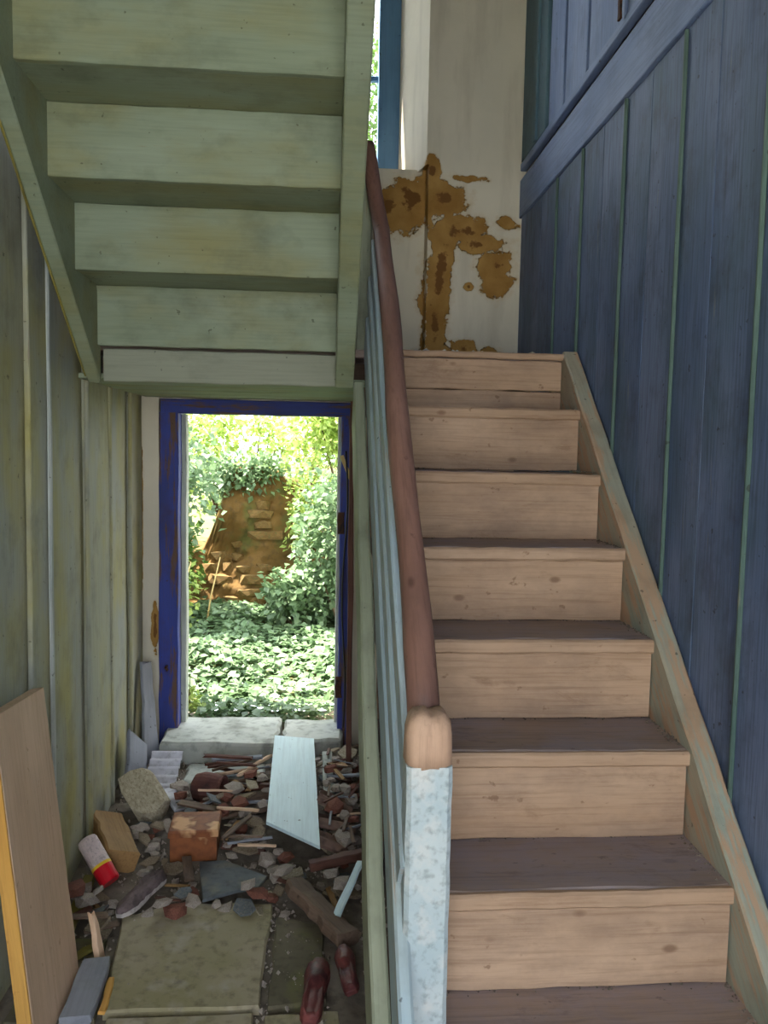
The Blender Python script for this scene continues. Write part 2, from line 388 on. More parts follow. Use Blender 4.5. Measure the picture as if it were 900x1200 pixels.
# boards of the right wall
strips = [3.62, 3.355, 3.115, 2.811, 2.413, 2.014, 1.614, 1.21, .81, .41, .0, -.4, -.8, -1.0]
for a, b in zip([3.70]+strips[:-1], strips):
    cuts = [a, b] if a-b < .34 else [a, (a+b)/2+random.uniform(-.03, .03), b]
    for c0, c1 in zip(cuts[:-1], cuts[1:]):
        y = (c0+c1)/2
        plank('board', (XR+.010, y, G+.01), (XR+.010, y, 1.05), (-1, 0, 0), c0-c1-.003, .02+random.uniform(-.001, .001), m_blue, wall_right, n=10, wob=.001, ch=.002)
for s in strips[1:]:
    if s > 3.2: continue
    plank('bead', (XR-.004, s, G+.02), (XR-.004, s, 1.046), (-1, 0, 0), .011, .011, m_bead, wall_right, n=14, wob=.001, ch=.004)
for a, b in ((3.70, 1.9), (1.898, .2), (.198, -1.0)):
    plank('rail', (XR+.004, a, 1.138), (XR+.004, b, 1.138), (-1, 0, 0), .17, .03, m_bluerail, wall_right, n=14, wob=.001)
    plank('ledge', (XR+.004, a, 1.280), (XR+.004, b, 1.280), (-1, 0, 0), .032, .03, m_bluerail, wall_right, n=14, wob=.001)
ups = [3.29, 3.071, 2.80, 2.446, 2.1, 1.75, 1.4, 1.0, .6, .2, -.2, -.6, -1.0]
for a, b in zip(ups[:-1], ups[1:]):
    plank('upper_board', (XR+.006, (a+b)/2, 1.30), (XR+.006, (a+b)/2, 3.55), (-1, 0, 0), a-b-.028, .022, m_bluerail, wall_right, n=10, wob=.001)
plank('corner_board', (XR+.004, 3.50, 1.30), (XR+.004, 3.50, 3.55), (-1, 0, 0), .38, .03, m_teal, wall_right, n=8)
plank('corner_strip', (XR-.012, 3.44, 1.30), (XR-.012, 3.44, 3.55), (-1, 0, 0), .03, .016, m_teal, wall_right, n=8)
# hinge on the ledge
plank('hinge', (XR-.022, 2.45, 1.29), (XR-.022, 2.45, 1.42), (-1, 0, 0), .022, .008, m_hinge, wall_right, n=5, wob=.003)

# boards of the left wall, alternately proud
ys = [3.69, 3.46, 3.14, 2.83, 2.46, 2.30, 2.02, 1.7, 1.4, 1.1, .8, .5, .2, -.1, -.4, -.7, -1.0]
for i, (a, b) in enumerate(zip(ys[:-1], ys[1:])):
    y = (a+b)/2; off = (.006, -.006)[i % 2]
    plank('board', (XL-.008+off, y, G+.0), (XL-.008+off, y, 3.5), (1, 0, 0), a-b-.004, .024, m_left, wall_left, n=16, wob=.003, ch=.003, rag=.01)
for s, mt in ((2.452, m_leftbead), (2.835, m_left), (3.135, m_left), (3.455, m_left)):
    plank('bead', (XL+.012, s, G+.03), (XL+.012, s, 3.5), (1, 0, 0), .020, .014, mt, wall_left, n=20, wob=.002, ch=.005)

# ------------------------------------------------------------------ door frame and window
d1 = link(bpy.data.objects.new('door_1', None), Matrix.Translation((-.28, 3.74, G))); tag(d1, 'worn cobalt blue doorframe open to the garden', kind='structure')
plank('jamb', (-.695, 3.725, -1.40), (-.690, 3.725, .14), (0, -1, 0), .086, .09, m_cobalt, d1, n=14, wob=.002)
plank('jamb', (.112, 3.725, -1.40), (.112, 3.725, .14), (0, -1, 0), .056, .09, m_cobalt, d1, n=14, wob=.002)
plank('head', (-.726, 3.725, .168), (.14, 3.725, .168), (0, -1, 0), .064, .09, m_cobalt, d1, n=8)
plank('door_stop', (-.640, 3.80, -1.32), (-.640, 3.80, .136), (0, -1, 0), .026, .07, m_paleframe, d1, n=10, wob=.002)
plank('door_stop', (.078, 3.80, -1.32), (.078, 3.80, .136), (0, -1, 0), .014, .07, m_paleframe, d1, n=10, wob=.001)
for z in (-.35, -1.12):
    plank('hinge', (.088, 3.676, z-.05), (.088, 3.676, z+.05), (0, -1, 0), .03, .008, m_hinge, d1, n=4, wob=.002)
tube('latch_pin', [(-.70, 3.68, -1.02), (-.70, 3.65, -1.02), (-.69, 3.635, -1.025)], .007, m_hinge, d1, seg=6)
w1 = link(bpy.data.objects.new('window_1', None), Matrix.Translation((-.1, 4.09, WB))); tag(w1, 'blue painted window over the landing', kind='structure')
for x, wd in ((.303, .11), (-.635, .08)):
    plank('window_jamb', (x, 4.09, WB), (x, 4.09, WT), (0, -1, 0), wd, .07, m_winblue, w1, n=10)
for z in (WB+.045, WT-.045):
    plank('window_rail', (-.595, 4.09, z), (.248, 4.09, z), (0, -1, 0), .09, .06, m_winblue, w1, n=6)
plank('mullion', (-.16, 4.09, WB+.09), (-.16, 4.09, WT-.09), (0, -1, 0), .06, .06, m_winblue, w1, n=6)
for z in (1.80, 2.2):
    for x0, x1 in ((-.595, -.19), (-.13, .248)):
        plank('glazing_bar', (x0, 4.09, z), (x1, 4.09, z), (0, -1, 0), .022, .03, m_winblue, w1, n=2)
for z0, z1 in ((1.38, 1.789), (1.811, 2.189), (2.211, 2.66)):
    for x0, x1 in ((-.595, -.19), (-.13, .248)):
        plank('pane', (x0, 4.095, (z0+z1)/2), (x1, 4.095, (z0+z1)/2), (0, -1, 0), z1-z0, .003, m_glass, w1, n=1, wob=0, ch=.0005)

prism('reveal_plaster', [(.352, 4.054), (.449, 3.698), (.462, 3.698), (.368, 4.054)], WB-.01, WT, m_plaster, w1)
# ------------------------------------------------------------------ lower flight, with its newel, rail and planked balustrade
A, T, B, RZ, XT = 1.26, .216, -1.065, .2, .83
s1 = thing('staircase', 'worn bare wooden flight climbing beside the blue boarded wall to the landing', 'staircase', (.5, .9, G))
slope = Vector((0, T, RZ)).normalized()
def nos(y): return B + RZ*(y-A)/T
for i in range(-1, 7):
    z = B+i*RZ; y0 = A+i*T; k = max(0, i+0)
    mt = m_tre
    bow = random.uniform(-.004, .004)
    tr = plank('tread', (.140, y0+.016+(T+.03)/2, z-.016), (XT, y0+.016+(T+.03)/2, z-.016+bow), (0, 0, 1), T+.03, .032, mt, s1, n=14, wob=.003, ch=.004)
    plank('nosing', (.168, y0+.008, z-.017), (XT, y0+.008, z-.017+bow), (0, 0, 1), .018, .034, m_nos, tr, n=18, wob=.002, ch=.006)
    y = y0+.014
    plank('riser', (.140, y, z-.032-.084), (XT-.004, y, z-.032-.084), (0, -1, 0), .166, .018, m_ris, s1, n=12, wob=.002)
z = B+7*RZ; y = A+7*T+.01
plank('riser', (.140, y, .259), (XT-.004, y, .259), (0, -1, 0), .104, .018, m_ris, s1, n=12, wob=.002)
plank('riser', (.140, y, .170), (XT-.004, y, .170), (0, -1, 0), .070, .018, m_ris, s1, n=12, wob=.002)
def sloped(name, x, thk, off0, off1, ya, yb, mat, parent, n=16, wob=.003, ch=.005):
    """board parallel to the flight, between two vertical offsets from the nosing line"""
    mid = (off0+off1)/2; wid = (off1-off0)*math.cos(math.atan2(RZ, T))
    return plank(name, (x, ya, nos(ya)+mid), (x, yb, nos(yb)+mid), (-1, 0, 0), wid, thk, mat, parent, n=n, wob=wob, ch=ch)
sloped('wall_stringer', .857, .054, -.30, .012, .86, 2.85, m_rstring, s1, n=20)
sloped('inner_stringer', .117, .034, -.30, -.03, 1.0, 2.74, m_innerdark, s1, n=20)
sloped('balustrade_plank', .150, .026, -.05, .155, .92, 2.76, m_inner, s1, n=14, wob=.0012)
sloped('balustrade_plank', .155, .022, .158, .275, 1.36, 2.76, m_inner, s1, n=10, wob=.0012)
sloped('balustrade_plank', .163, .022, .278, .395, 1.40, 2.76, m_inner, s1, n=10, wob=.0015)
# top newel behind the upper flight
plank('landing_post', (.137, 2.862, .336), (.137, 2.862, 1.03), (0, -1, 0), .05, .05, m_innerdark, s1, n=8)
# rail: a rubbed round pole
pts = []; rad = []
for k in range(22):
    t = k/21; y = 1.40+t*1.34
    pts.append((.191-.004*t+.003*math.sin(t*11), y, -.515+.94*(y-1.40)+.012*math.sin(t*5))); rad.append(.0305-.003*t+.0012*math.sin(t*19))
pts += [(.172, 2.80, .82), (.160, 2.825, .90), (.150, 2.84, .98), (.140, 2.85, 1.04)]; rad += [.027, .026, .025, .023]
tube('handrail', pts, rad, m_rail, s1, seg=12, wob=.02)
nw = plank('newel_post', (.191, 1.365, G), (.191, 1.365, -.545), (0, -1, 0), .080, .085, m_newel, s1, n=26, wob=.0009, ch=.008)
# its worn, unpainted head
bm = bmesh.new()
prof = [(.041, 0), (.041, .03), (.0405, .055), (.037, .075), (.028, .089), (.012, .093)]
V = []; F = []; seg = 20
for r, zz in prof:
    for j in range(seg):
        t = 2*math.pi*j/seg; e = 4.0
        ct, st = math.cos(t), math.sin(t); q = (abs(ct)**e+abs(st)**e)**(-1/e)
        notch = -.010*max(0, 1-abs(ct*r-.004)/.006) if zz > .08 else 0
        V.append((.191+ct*q*r+random.uniform(-.0012, .0012), 1.365+st*q*r*1.04, -.548+zz+notch+random.uniform(-.002, .002)))
for i in range(len(prof)-1):
    for j in range(seg):
        a = i*seg+j; b = i*seg+(j+1) % seg; F.append((a, b, b+seg, a+seg))
F += [tuple(range(seg-1, -1, -1)), tuple((len(prof)-1)*seg+j for j in range(seg))]
bm.free()
mh = frame((.191, 1.365, -.5), (0, 0, 1), (0, -1, 0)); ih = mh.inverted()
mesh_obj('newel_head', [ih @ Vector(v) for v in V], F, m_capwood, nw, mh, smooth=True)

# ------------------------------------------------------------------ landing
ld = thing('stair_landing', 'boarded half landing joining both flights above the garden door', 'landing', (0, 3.2, .2))
for k in range(5):
    y = 2.79+.182*k+.09
    plank('floorboard', (XL+.03, y, .321), (.826 if k == 0 else XR-.02, y, .321), (0, 0, 1), .178, .028, m_tre, ld, n=10, wob=.002)
plank('landing_nosing', (.140, 2.785, .325), (XT, 2.785, .325), (0, 0, 1), .04, .022, m_nos, ld, n=16, wob=.003, ch=.005)
for k in range(4):
    y = 2.70+.25*k+.125
    plank('soffit_board', (XL+.025, y, .215), (DR+.01, y, .215), (0, 0, -1), .246, .018, m_green, ld, n=6)
plank('fascia', (-.705, 2.68, .248), (.04, 2.68, .248), (0, -1, 0), .104, .03, m_fascia, ld, n=10, wob=.0015)
for y in (3.0, 3.35, 3.62):
    plank('joist', (XL+.03, y, .265), (XR-.03, y, .265), (0, 0, 1), .06, .078, m_oldwood, ld, n=3)

# ------------------------------------------------------------------ upper flight, seen from below
Cc, T2, R2, L = 2.625, .2235, .186, .335
X0, X1 = -.712, .038
s2 = thing('staircase', 'pale green painted flight seen from below, rising from the landing over the passage', 'staircase', (-.33, 2.6, .2))
for j in range(1, 9):
    y = Cc-(j-1)*T2; z0 = L+(j-1)*R2-.03; z1 = L+j*R2-.03
    plank('riser', (X0-.01, y+.010, (z0+z1)/2), (X1+.01, y+.010, (z0+z1)/2), (0, -1, 0), z1-z0, .020, m_green, s2, n=12, wob=.0012, ch=.002)
    ym = (y+.05+y-T2+.02)/2
    plank('tread', (X0-.01, ym, z1+.016), (X1+.01, ym, z1+.016), (0, 0, -1), T2+.03, .030, m_green, s2, n=10, wob=.001, ch=.002)
def low(y): return .192+.80*(2.655-y)
for nm, xa, xb in (('wall_stringer', -.752, X0), ('inner_stringer', X1, .097)):
    ya, yb, h = 2.655, .80, .36
    poly = [(ya, low(ya)), (ya, low(ya)+.16), (ya-.1, low(ya)+h+.02), (yb, low(yb)+h), (yb, low(yb))]
    n = 18
    V = []; F = []
    st = []
    for k in range(n+1):
        y = ya+(yb-ya)*k/n; st.append((y, low(y)+random.uniform(-.0015, .0015), low(y)+(h if k > 0 else .2)))
    for (y, zl, zh) in st:
        e = .004
        V += [(xa+e, y, zl), (xb-e, y, zl), (xb, y, zl+e), (xb, y, zh), (xa, y, zh), (xa, y, zl+e)]
    for k in range(n):
        for q in range(6):
            a = k*6+q; b = k*6+(q+1) % 6; F.append((a, a+6, b+6, b))
    F += [tuple(range(6)), tuple(n*6+q for q in range(5, -1, -1))]
    F = [tuple(reversed(f)) for f in F]
    me = mesh_obj(nm, V, F, m_green, s2)
# raw yellow edge strip on the wall side
plank('edge_strip', (-.755, 2.64, low(2.64)+.006), (-.755, .95, low(.95)+.006), (-1, 0, 0), .008, .006, m_yelstick, s2, n=20, wob=.001)

# ------------------------------------------------------------------ debris in the passage
def lump(name, me, loc, sc3, rot, mat=None):
    o = bpy.data.objects.new(name, me); m = Matrix.LocRotScale(Vector(loc), __import__('mathutils').Euler(rot), Vector(sc3))
    return link(o, m)
# threshold
for poly, z1, lab in (([(-.70, 3.50), (-.19, 3.47), (-.18, 3.83), (-.715, 3.84)], -1.312, 'long pale stone threshold slab beside the doorpost near the green wall'),
                      ([(-.165, 3.52), (.10, 3.56), (.12, 3.82), (-.165, 3.83)], -1.322, 'short pale stone threshold slab beside the broken rubble'),
                      ([(-.56, 3.24), (-.235, 3.23), (-.225, 3.445), (-.565, 3.46)], -1.392, 'flat pale step slab below the long threshold slab')):
    pts = []
    for i in range(len(poly)):
        a = Vector(poly[i]); b = Vector(poly[(i+1) % len(poly)])
        for k in range(6):
            p = a.lerp(b, k/6); q = .0 if k == 0 else .007
            pts.append((p.x+random.uniform(-q, q), p.y+random.uniform(-q, q)))
    o = prism('threshold_stone', pts, G-.01, z1, m_sill, ch=.012, jit=.003); tag(o, lab, 'stone')
# pale blue panel propped on rubble
q = [Vector((-.196, 3.50, -1.285)), Vector((-.021, 3.455, -1.285)), Vector((.009, 2.643, -1.352)), Vector((-.185, 2.811, -1.352))]
nrm = (q[1]-q[0]).cross(q[3]-q[0]).normalized(); nrm = nrm if nrm.z > 0 else -nrm
mfr = frame(sum(q, Vector())/4, q[3]-q[0], nrm); inv = mfr.inverted()
o = prism('loose_board', [tuple((inv @ p)[:2]) for p in q], -.012, 0, m_paleboard, m=mfr, ch=.002); tag(o, 'pale blue painted panel with a slanted end lying on rubble', 'panel')
# pine plank leaning on the left wall
pk = thing('wooden_plank', 'tall new pine plank leaning against the green boarded wall', 'plank', (-.69, 2.06, G))
b0, t0 = Vector((-.666, 1.998, G+.004)), Vector((-.776, 2.065, -.665))
pm = plank('plank_face', b0, t0, (1, 0, .12), .33, .034, m_pine, pk, n=10, wob=.001)
ax = (t0-b0).normalized(); side = Vector((0, -1, 0)); side = (side-ax*side.dot(ax)).normalized()
plank('cut_edge', b0+side*.168+ax*.0, t0+side*.168, (1, 0, .12), .006, .033, m_pineedge, pk, n=10, wob=.0005, ch=.001)
o = plank('wood_offcut', (-.605, 2.205, G+.008), (-.632, 2.225, G+.136), (1, -.3, .2), .035, .018, m_pine, n=5, wob=.003, taper=.4, rag=.012); tag(o, 'small pale split offcut standing at the foot of the pine plank', 'offcut')
o = plank('wood_offcut', (-.60, 1.96, G+.02), (-.605, 2.17, G+.035), (0, .1, 1), .075, .026, m_greywood, n=5, wob=.004, rag=.01); tag(o, 'grey weathered offcut lying at the foot of the pine plank', 'offcut')
# rusty tin
tb = thing('rusty_tin', 'square rusty tin box with a dented lid among the rubble', 'tin', (-.434, 2.80, -1.44))
mt_ = Matrix.Translation((-.434, 2.80, -1.45)) @ Matrix.Rotation(.05, 4, 'Z')
prism('tin_body', [(-.080, -.070), (.080, -.070), (.082, .072), (-.080, .072)], 0, .088, m_tin, tb, mt_)
prism('tin_lid', [(-.086, -.075), (.086, -.075), (.087, .077), (-.086, .077)], .088, .112, m_tin, tb, mt_, ch=.006, jit=.002)
# aerosol can resting on a wood block
ca = Vector((-.765, 2.635, -1.318)); cb = Vector((-.668, 2.560, -1.425))
cn = thing('aerosol_can', 'white aerosol can with red cap and yellow band', 'can', (-.71, 2.59, -1.45))
ax = cb-ca; Lc = ax.length; mc = frame(ca, (Vector((0, 0, 1)).cross(ax)), ax)
lathe('can_body', [(.020, -.004), (.030, 0), (.033, .008), (.033, Lc*.60)], m_canwhite, cn, mc)
lathe('band', [(.0335, Lc*.60), (.0335, Lc*.66)], m_canyel, cn, mc)
lathe('cap', [(.0325, Lc*.66), (.0325, Lc*.97), (.029, Lc)], m_canred, cn, mc)
o = plank('wood_block', (-.785, 2.93, -1.395), (-.665, 2.67, -1.415), (.35, .1, 1), .115, .075, m_tanwood, n=6, wob=.004, ch=.006); tag(o, 'tan wooden block under the aerosol can by the wall', 'block')
# stones and slates
o = lump('rubble_stone', rock_mesh('rubble_stone', 2, .16, 5), (-.665, 3.06, -1.36), (.135, .085, .085), (.5, .45, -.85)); o.data.materials.append(m_stone); tag(o, 'large pale limestone lump leaning by the corrugated sheet', 'stone')
o = prism('slate', [(-.405, 2.70), (-.32, 2.71), (-.165, 2.60), (-.19, 2.535), (-.26, 2.515), (-.36, 2.465)], 0, .010, m_slate, m=Matrix.Translation((0, 0, -1.446)), ch=.003, jit=.001); tag(o, 'large dark grey roofing slate lying flat before the tin', 'slate')
# corrugated sheet
V = []; F = []; nn = 40
for i in range(nn+1):
    t = i/nn; y = 3.455-.29*t; z = -1.335-.060*t+.010*math.sin(t*5*2*math.pi)
    V += [(-.720+.02*t, y, z), (-.590+.01*t, y+.01, z-.006), (-.590+.01*t, y+.01, z-.009), (-.720+.02*t, y, z-.003)]
for i in range(nn):
    for k in range(4):
        a = i*4+k; b = i*4+(k+1) % 4; F.append((a, b, b+4, a+4))
F += [(3, 2, 1, 0), (nn*4, nn*4+1, nn*4+2, nn*4+3)]
tag(mesh_obj('corrugated_sheet', V, F, m_white, smooth=False), 'white corrugated sheet scrap beside the doorpost near the green wall', 'sheet')
o = plank('wood_offcut', (-.60, 3.20, -1.395), (-.525, 3.02, -1.40), (0, .1, 1), .05, .012, m_white, n=4, wob=.002); tag(o, 'whitewashed lath lying below the corrugated sheet', 'lath')
# broken boards in the corner
o = plank('broken_board', (-.735, 3.50, -1.425), (-.775, 3.59, -.98), (1, -.5, .1), .10, .016, m_greywood, n=8, wob=.004, taper=.6, rag=.01); tag(o, 'blue-grey broken board leaning in the corner beside the blue doorpost', 'board')
o = plank('broken_board', (-.745, 3.22, -1.43), (-.765, 3.38, -1.24), (1, -.25, .2), .15, .016, m_greywood, n=6, wob=.004, rag=.02); tag(o, 'short blue-grey board scrap leaning low against the green wall', 'board')
# clay pot on its side
pc = thing('clay_pot', 'dark red-brown clay pot lying on its side', 'pot', (-.43, 3.14, -1.42))
mp_ = frame((-.50, 3.17, -1.372), (0, .2, 1), (1, -.30, .02))
lathe('pot_body', [(.028, 0), (.052, .015), (.060, .05), (.056, .09), (.047, .12), (.050, .132), (.040, .132), (.036, .10), (.03, .05)], m_clay, pc, mp_)
# shoes
def shoe(name, label, loc, rz, L, upper, sole, tilt=0, squash=1):
    t = thing(name, label, 'shoe', loc)
    m = Matrix.Translation(loc) @ Matrix.Rotation(rz, 4, 'Z') @ Matrix.Rotation(tilt, 4, 'X')
    tab = [(0, .07, .13), (.05, .105, .20), (.15, .122, .27), (.3, .118, .28), (.45, .112, .22), (.6, .135, .175), (.75, .150, .15), (.88, .132, .125), (.96, .09, .09), (1, .045, .04)]
    def look(u, c):
        for p, q in zip(tab[:-1], tab[1:]):
            if u <= q[0]+1e-6: return p[c]+(q[c]-p[c])*(u-p[0])/(q[0]-p[0])
        return tab[-1][c]
    w = lambda u: L*look(u, 1)
    us = [k/16 for k in range(17)]
    poly = [(u*L, w(u)) for u in us]+[(u*L, -w(u)) for u in reversed(us)]
    prism('sole', poly, 0, .014, sole, t, m, ch=.003)
    V = []; F = []; sg = 11
    for u in us:
        h = L*look(u, 2)*squash
        for k in range(sg):
            a = math.pi*k/(sg-1); op = .45 if (.05 < u < .5 and 3 <= k <= 7) else 1
            V.append((u*L+random.uniform(-.003, .003), -w(u)*.96*math.cos(a)*(1 if abs(math.cos(a)) > .9 else .95)+random.uniform(-.002, .002), .012+h*math.sin(a)**.8*op+random.uniform(-.003, .003)))
    for i in range(16):
        for k in range(sg-1):
            a = i*sg+k; F.append((a, a+1, a+sg+1, a+sg))
    F += [tuple(range(sg-1, -1, -1)), tuple(16*sg+k for k in range(sg))]
    mesh_obj('upper', V, F, upper, t, m, smooth=True)
    return t
shoe('old_shoe', 'crushed grey canvas shoe with pale sole by the mossy flagstone', (-.515, 2.625, G+.015), math.radians(-112), .235, m_shoe, m_sole, .15, .7)
shoe('old_shoe', 'red-brown leather shoe beside the stair stringer', (-.015, 1.93, G+.006), math.radians(84), .24, m_boot, m_boot, .1, .8)
shoe('old_shoe', 'crumpled maroon leather shoe lying against the red-brown one', (.100, 2.03, G+.012), math.radians(96), .19, m_boot, m_boot, -.35, .9)
# timber on the right
o = plank('old_beam', (-.075, 2.52, -1.425), (.095, 2.245, -1.440), (.2, .1, 1), .075, .045, m_oldwood, n=8, wob=.006, ch=.008, rag=.01); tag(o, 'brown broken beam lying slantwise before the staircase', 'beam')
o = plank('painted_lath', (.060, 2.33, -1.42), (.140, 2.49, -1.335), (-.5, -.3, 1), .028, .010, m_paleboard, n=5, wob=.002); tag(o, 'short pale blue lath leaning on the brown beam', 'lath')
o = plank('old_beam', (-.02, 2.60, -1.405), (.20, 2.66, -1.39), (0, .1, 1), .04, .03, m_redwood, n=6, wob=.004, rag=.01); tag(o, 'reddish thin timber lying under the pale blue panel end', 'beam')
for p0, p1, wd, th, mt2, lab in (
    ((-.40, 3.02, -1.385), (-.20, 3.10, -1.38), .045, .03, m_oldwood, 'thick broken lath running under the pale blue panel'),
    ((-.40, 3.13, -1.375), (-.18, 3.17, -1.37), .03, .02, m_redwood, 'thin red lath lying beside the clay pot'),
    ((-.43, 3.36, -1.37), (-.20, 3.19, -1.36), .014, .014, m_hinge, 'thin dark rod crossing the rubble by the clay pot'),
    ((-.36, 2.93, -1.385), (-.19, 2.98, -1.38), .022, .015, m_oldwood, 'narrow grey lath in front of the thick broken lath'),
    ((-.330, 2.78, -1.395), (-.290, 2.88, -1.385), .02, .012, m_tanwood, 'short tan lath leaning beside the rusty tin'),
    ((-.755, 2.63, G+.02), (-.735, 2.30, G+.02), .035, .025, m_yelstick, 'mossy yellow batten lying along the foot of the wall'),
    ((-.550, 2.11, G+.024), (-.540, 1.98, G+.024), .018, .010, m_pineedge, 'orange wood splinter on the dark flagstone'),
    ((-.70, 2.20, G+.010), (-.63, 2.29, G+.012), .03, .010, m_yelstick, 'mossy wood strip lying flat on the dark flagstone'),
    ((-.64, 2.18, G+.010), (-.59, 2.10, G+.012), .026, .010, m_yelstick, 'short mossy chip near the flagstone joint'),
    ((.035, 3.42, -1.34), (.045, 3.05, -1.36), .04, .02, m_sill, 'pale batten lying beside the pale blue panel')):
    o = plank('wood_lath', p0, p1, (0, .05, 1), wd, th, mt2, n=5, wob=.003, ch=.003, rag=.008); tag(o, lab, 'lath')
# curved roof tiles on the right
def tile(loc, rz, rx, lab, L=.14, wd=.10):
    V = []; F = []; n = 10
    for s in (0, 1):
        for i in range(n+1):
            t = i/n; x = (t-.5)*wd; z = .016*math.sin(t*2*math.pi)
            V += [(x, -L/2, z-.010*s), (x, L/2, z-.010*s)]
    o = (n+1)*2
    for i in range(n):
        a = i*2; F.append((a, a+2, a+3, a+1)); F.append((o+a, o+a+1, o+a+3, o+a+2))
        F.append((a, o+a, o+a+2, a+2)); F.append((a+1, a+3, o+a+3, o+a+1))
    F += [(0, 1, o+1, o), (n*2, o+n*2, o+n*2+1, n*2+1)]
    m = Matrix.Translation(loc) @ Matrix.Rotation(rz, 4, 'Z') @ Matrix.Rotation(rx, 4, 'X')
    tag(mesh_obj('roof_tile', V, F, m_tile, None, m), lab, 'tile')
tile((.068, 2.98, -1.355), 1.4, .35, 'upper wavy clay roof tile stacked beside the pale blue panel')
tile((.065, 2.86, -1.38), 1.7, .3, 'middle wavy clay roof tile stacked beside the pale blue panel')
tile((.070, 2.74, -1.40), 1.5, .35, 'lower wavy clay roof tile stacked beside the pale blue panel')
# cable and bent lath by the stair-side doorpost
pts = [(.105+.010*math.sin(k*.9), 3.655-.012*k-.02*math.sin(k*.5), -.02-.125*k) for k in range(11)]
tag(tube('cable', pts, .004, m_cable, seg=6), 'thin dark cable hanging down beside the stair-side doorpost', 'cable')
o = plank('wood_lath', (.085, 3.66, -.04), (.135, 3.655, -.16), (0, -1, 0), .018, .006, m_dry, n=4, wob=.002); tag(o, 'pale bent lath nailed across the stair-side doorpost', 'lath')
o = plank('wood_post', (.128, 3.30, hump(.13, 3.3)-.01), (.122, 3.40, .19), (0, -1, 0), .022, .03, m_redwood, n=8, wob=.003); tag(o, 'slim dark post propping the landing beside the stair-side doorpost', 'post')

# loose rubble, each piece settled on what already lies there
from mathutils.bvhtree import BVHTree
import mathutils
PILE = []
def world_tree(me, m):
    vs = [m @ v.co for v in me.vertices]
    return BVHTree.FromPolygons(vs, [tuple(q.vertices) for q in me.polygons]), min(v.x for v in vs), max(v.x for v in vs), min(v.y for v in vs), max(v.y for v in vs)
KEEP = []                                          # pieces that lie open on top of the heap
def settle(me, m, lift=.075):
    m = m.copy()
    t = world_tree(me, m)
    for u in (0, .5, 1):
        for v in (0, .5, 1):
            p = Vector((t[1]+(t[2]-t[1])*u, t[3]+(t[4]-t[3])*v, 1))
            if any(q[0].ray_cast(p, Vector((0, 0, -1)))[0] is not None for q in KEEP): return None
    for _ in range(int(lift/.005)+1):
        t = world_tree(me, m)
        if not any(t[1] < q[2] and t[2] > q[1] and t[3] < q[4] and t[4] > q[3] and t[0].overlap(q[0]) for q in PILE):
            PILE.append(t); return m
        m.translation.z += .005
    return None
FIXED = ('threshold_stone', 'loose_board', 'plank_face', 'wood_offcut', 'tin_body', 'tin_lid', 'can_body', 'cap', 'band', 'wood_block', 'rubble_stone', 'slate', 'corrugated_sheet',
         'broken_board', 'pot_body', 'sole', 'upper', 'old_beam', 'painted_lath', 'wood_lath', 'roof_tile', 'cable', 'wood_post', 'inner_stringer', 'jamb')
for o in list(bpy.context.scene.objects):
    if o.type == 'MESH' and o.name.split('.')[0] in FIXED: PILE.append(world_tree(o.data, WM[o.name]))
    if o.type == 'MESH' and o.name.split('.')[0] in ('slate', 'pot_body', 'upper', 'wood_block', 'old_beam', 'tin_lid', 'can_body', 'cap', 'rubble_stone', 'painted_lath', 'corrugated_sheet', 'loose_board'): KEEP.append(PILE[-1])
taken = [(-.434, 2.80, .12), (-.105, 3.1, .02), (-.43, 3.14, .09), (-.665, 3.06, .12), (-.71, 2.7, .13), (-.29, 2.6, .10), (-.55, 2.53, .10)]
kinds = {
 'mortar_lump': [rock_mesh('mortar_lump', 1, .22, 20+i) for i in range(5)],
 'brick_shard': [rock_mesh('brick_shard', 1, .18, 40+i) for i in range(3)]}
for me in kinds['mortar_lump']: me.materials.append(m_mortar)
for me in kinds['brick_shard']: me.materials.append(m_brick)
shard = []
for i in range(8):
    rng = random.Random(i+90); n = rng.choice((4, 5, 6)); poly = []
    for k in range(n):
        t = 2*math.pi*(k+rng.uniform(-.25, .25))/n; r = rng.uniform(.65, 1.1); poly.append((math.cos(t)*r, math.sin(t)*r*.7))
    o = prism('tile_shard', poly, -.09, .09, (m_tanslate, m_slate, m_tanslate, m_stone)[i % 4]); shard.append((o.data, i)); bpy.data.objects.remove(o)
spl = []
for i in range(5):
    o = plank('wood_splinter', (-.5, 0, 0), (.5, 0, 0), (0, 0, 1), .16+.05*i, .10, (m_oldwood, m_redwood, m_tanwood, m_greywood, m_oldwood)[i], n=3, wob=.02, ch=.02, rag=.05); spl.append((o.data, i)); bpy.data.objects.remove(o)
LAB = {'mortar_lump': ('loose grey mortar lump in the passage rubble', 'stone', 'mortar lumps in the rubble'),
       'brick_shard': ('reddish brick shard in the passage rubble', 'brick', 'brick shards in the rubble'),
       'tan': ('tan flat tile shard in the passage rubble', 'tile', 'tan tile shards in the rubble'),
       'slate': ('small grey slate shard in the passage rubble', 'slate', 'slate shards in the rubble'),
       'stone': ('pale flat stone chip in the passage rubble', 'stone', 'pale stone chips in the rubble'),
       'wood': ('small broken wood splinter in the passage rubble', 'wood', 'wood splinters in the rubble')}
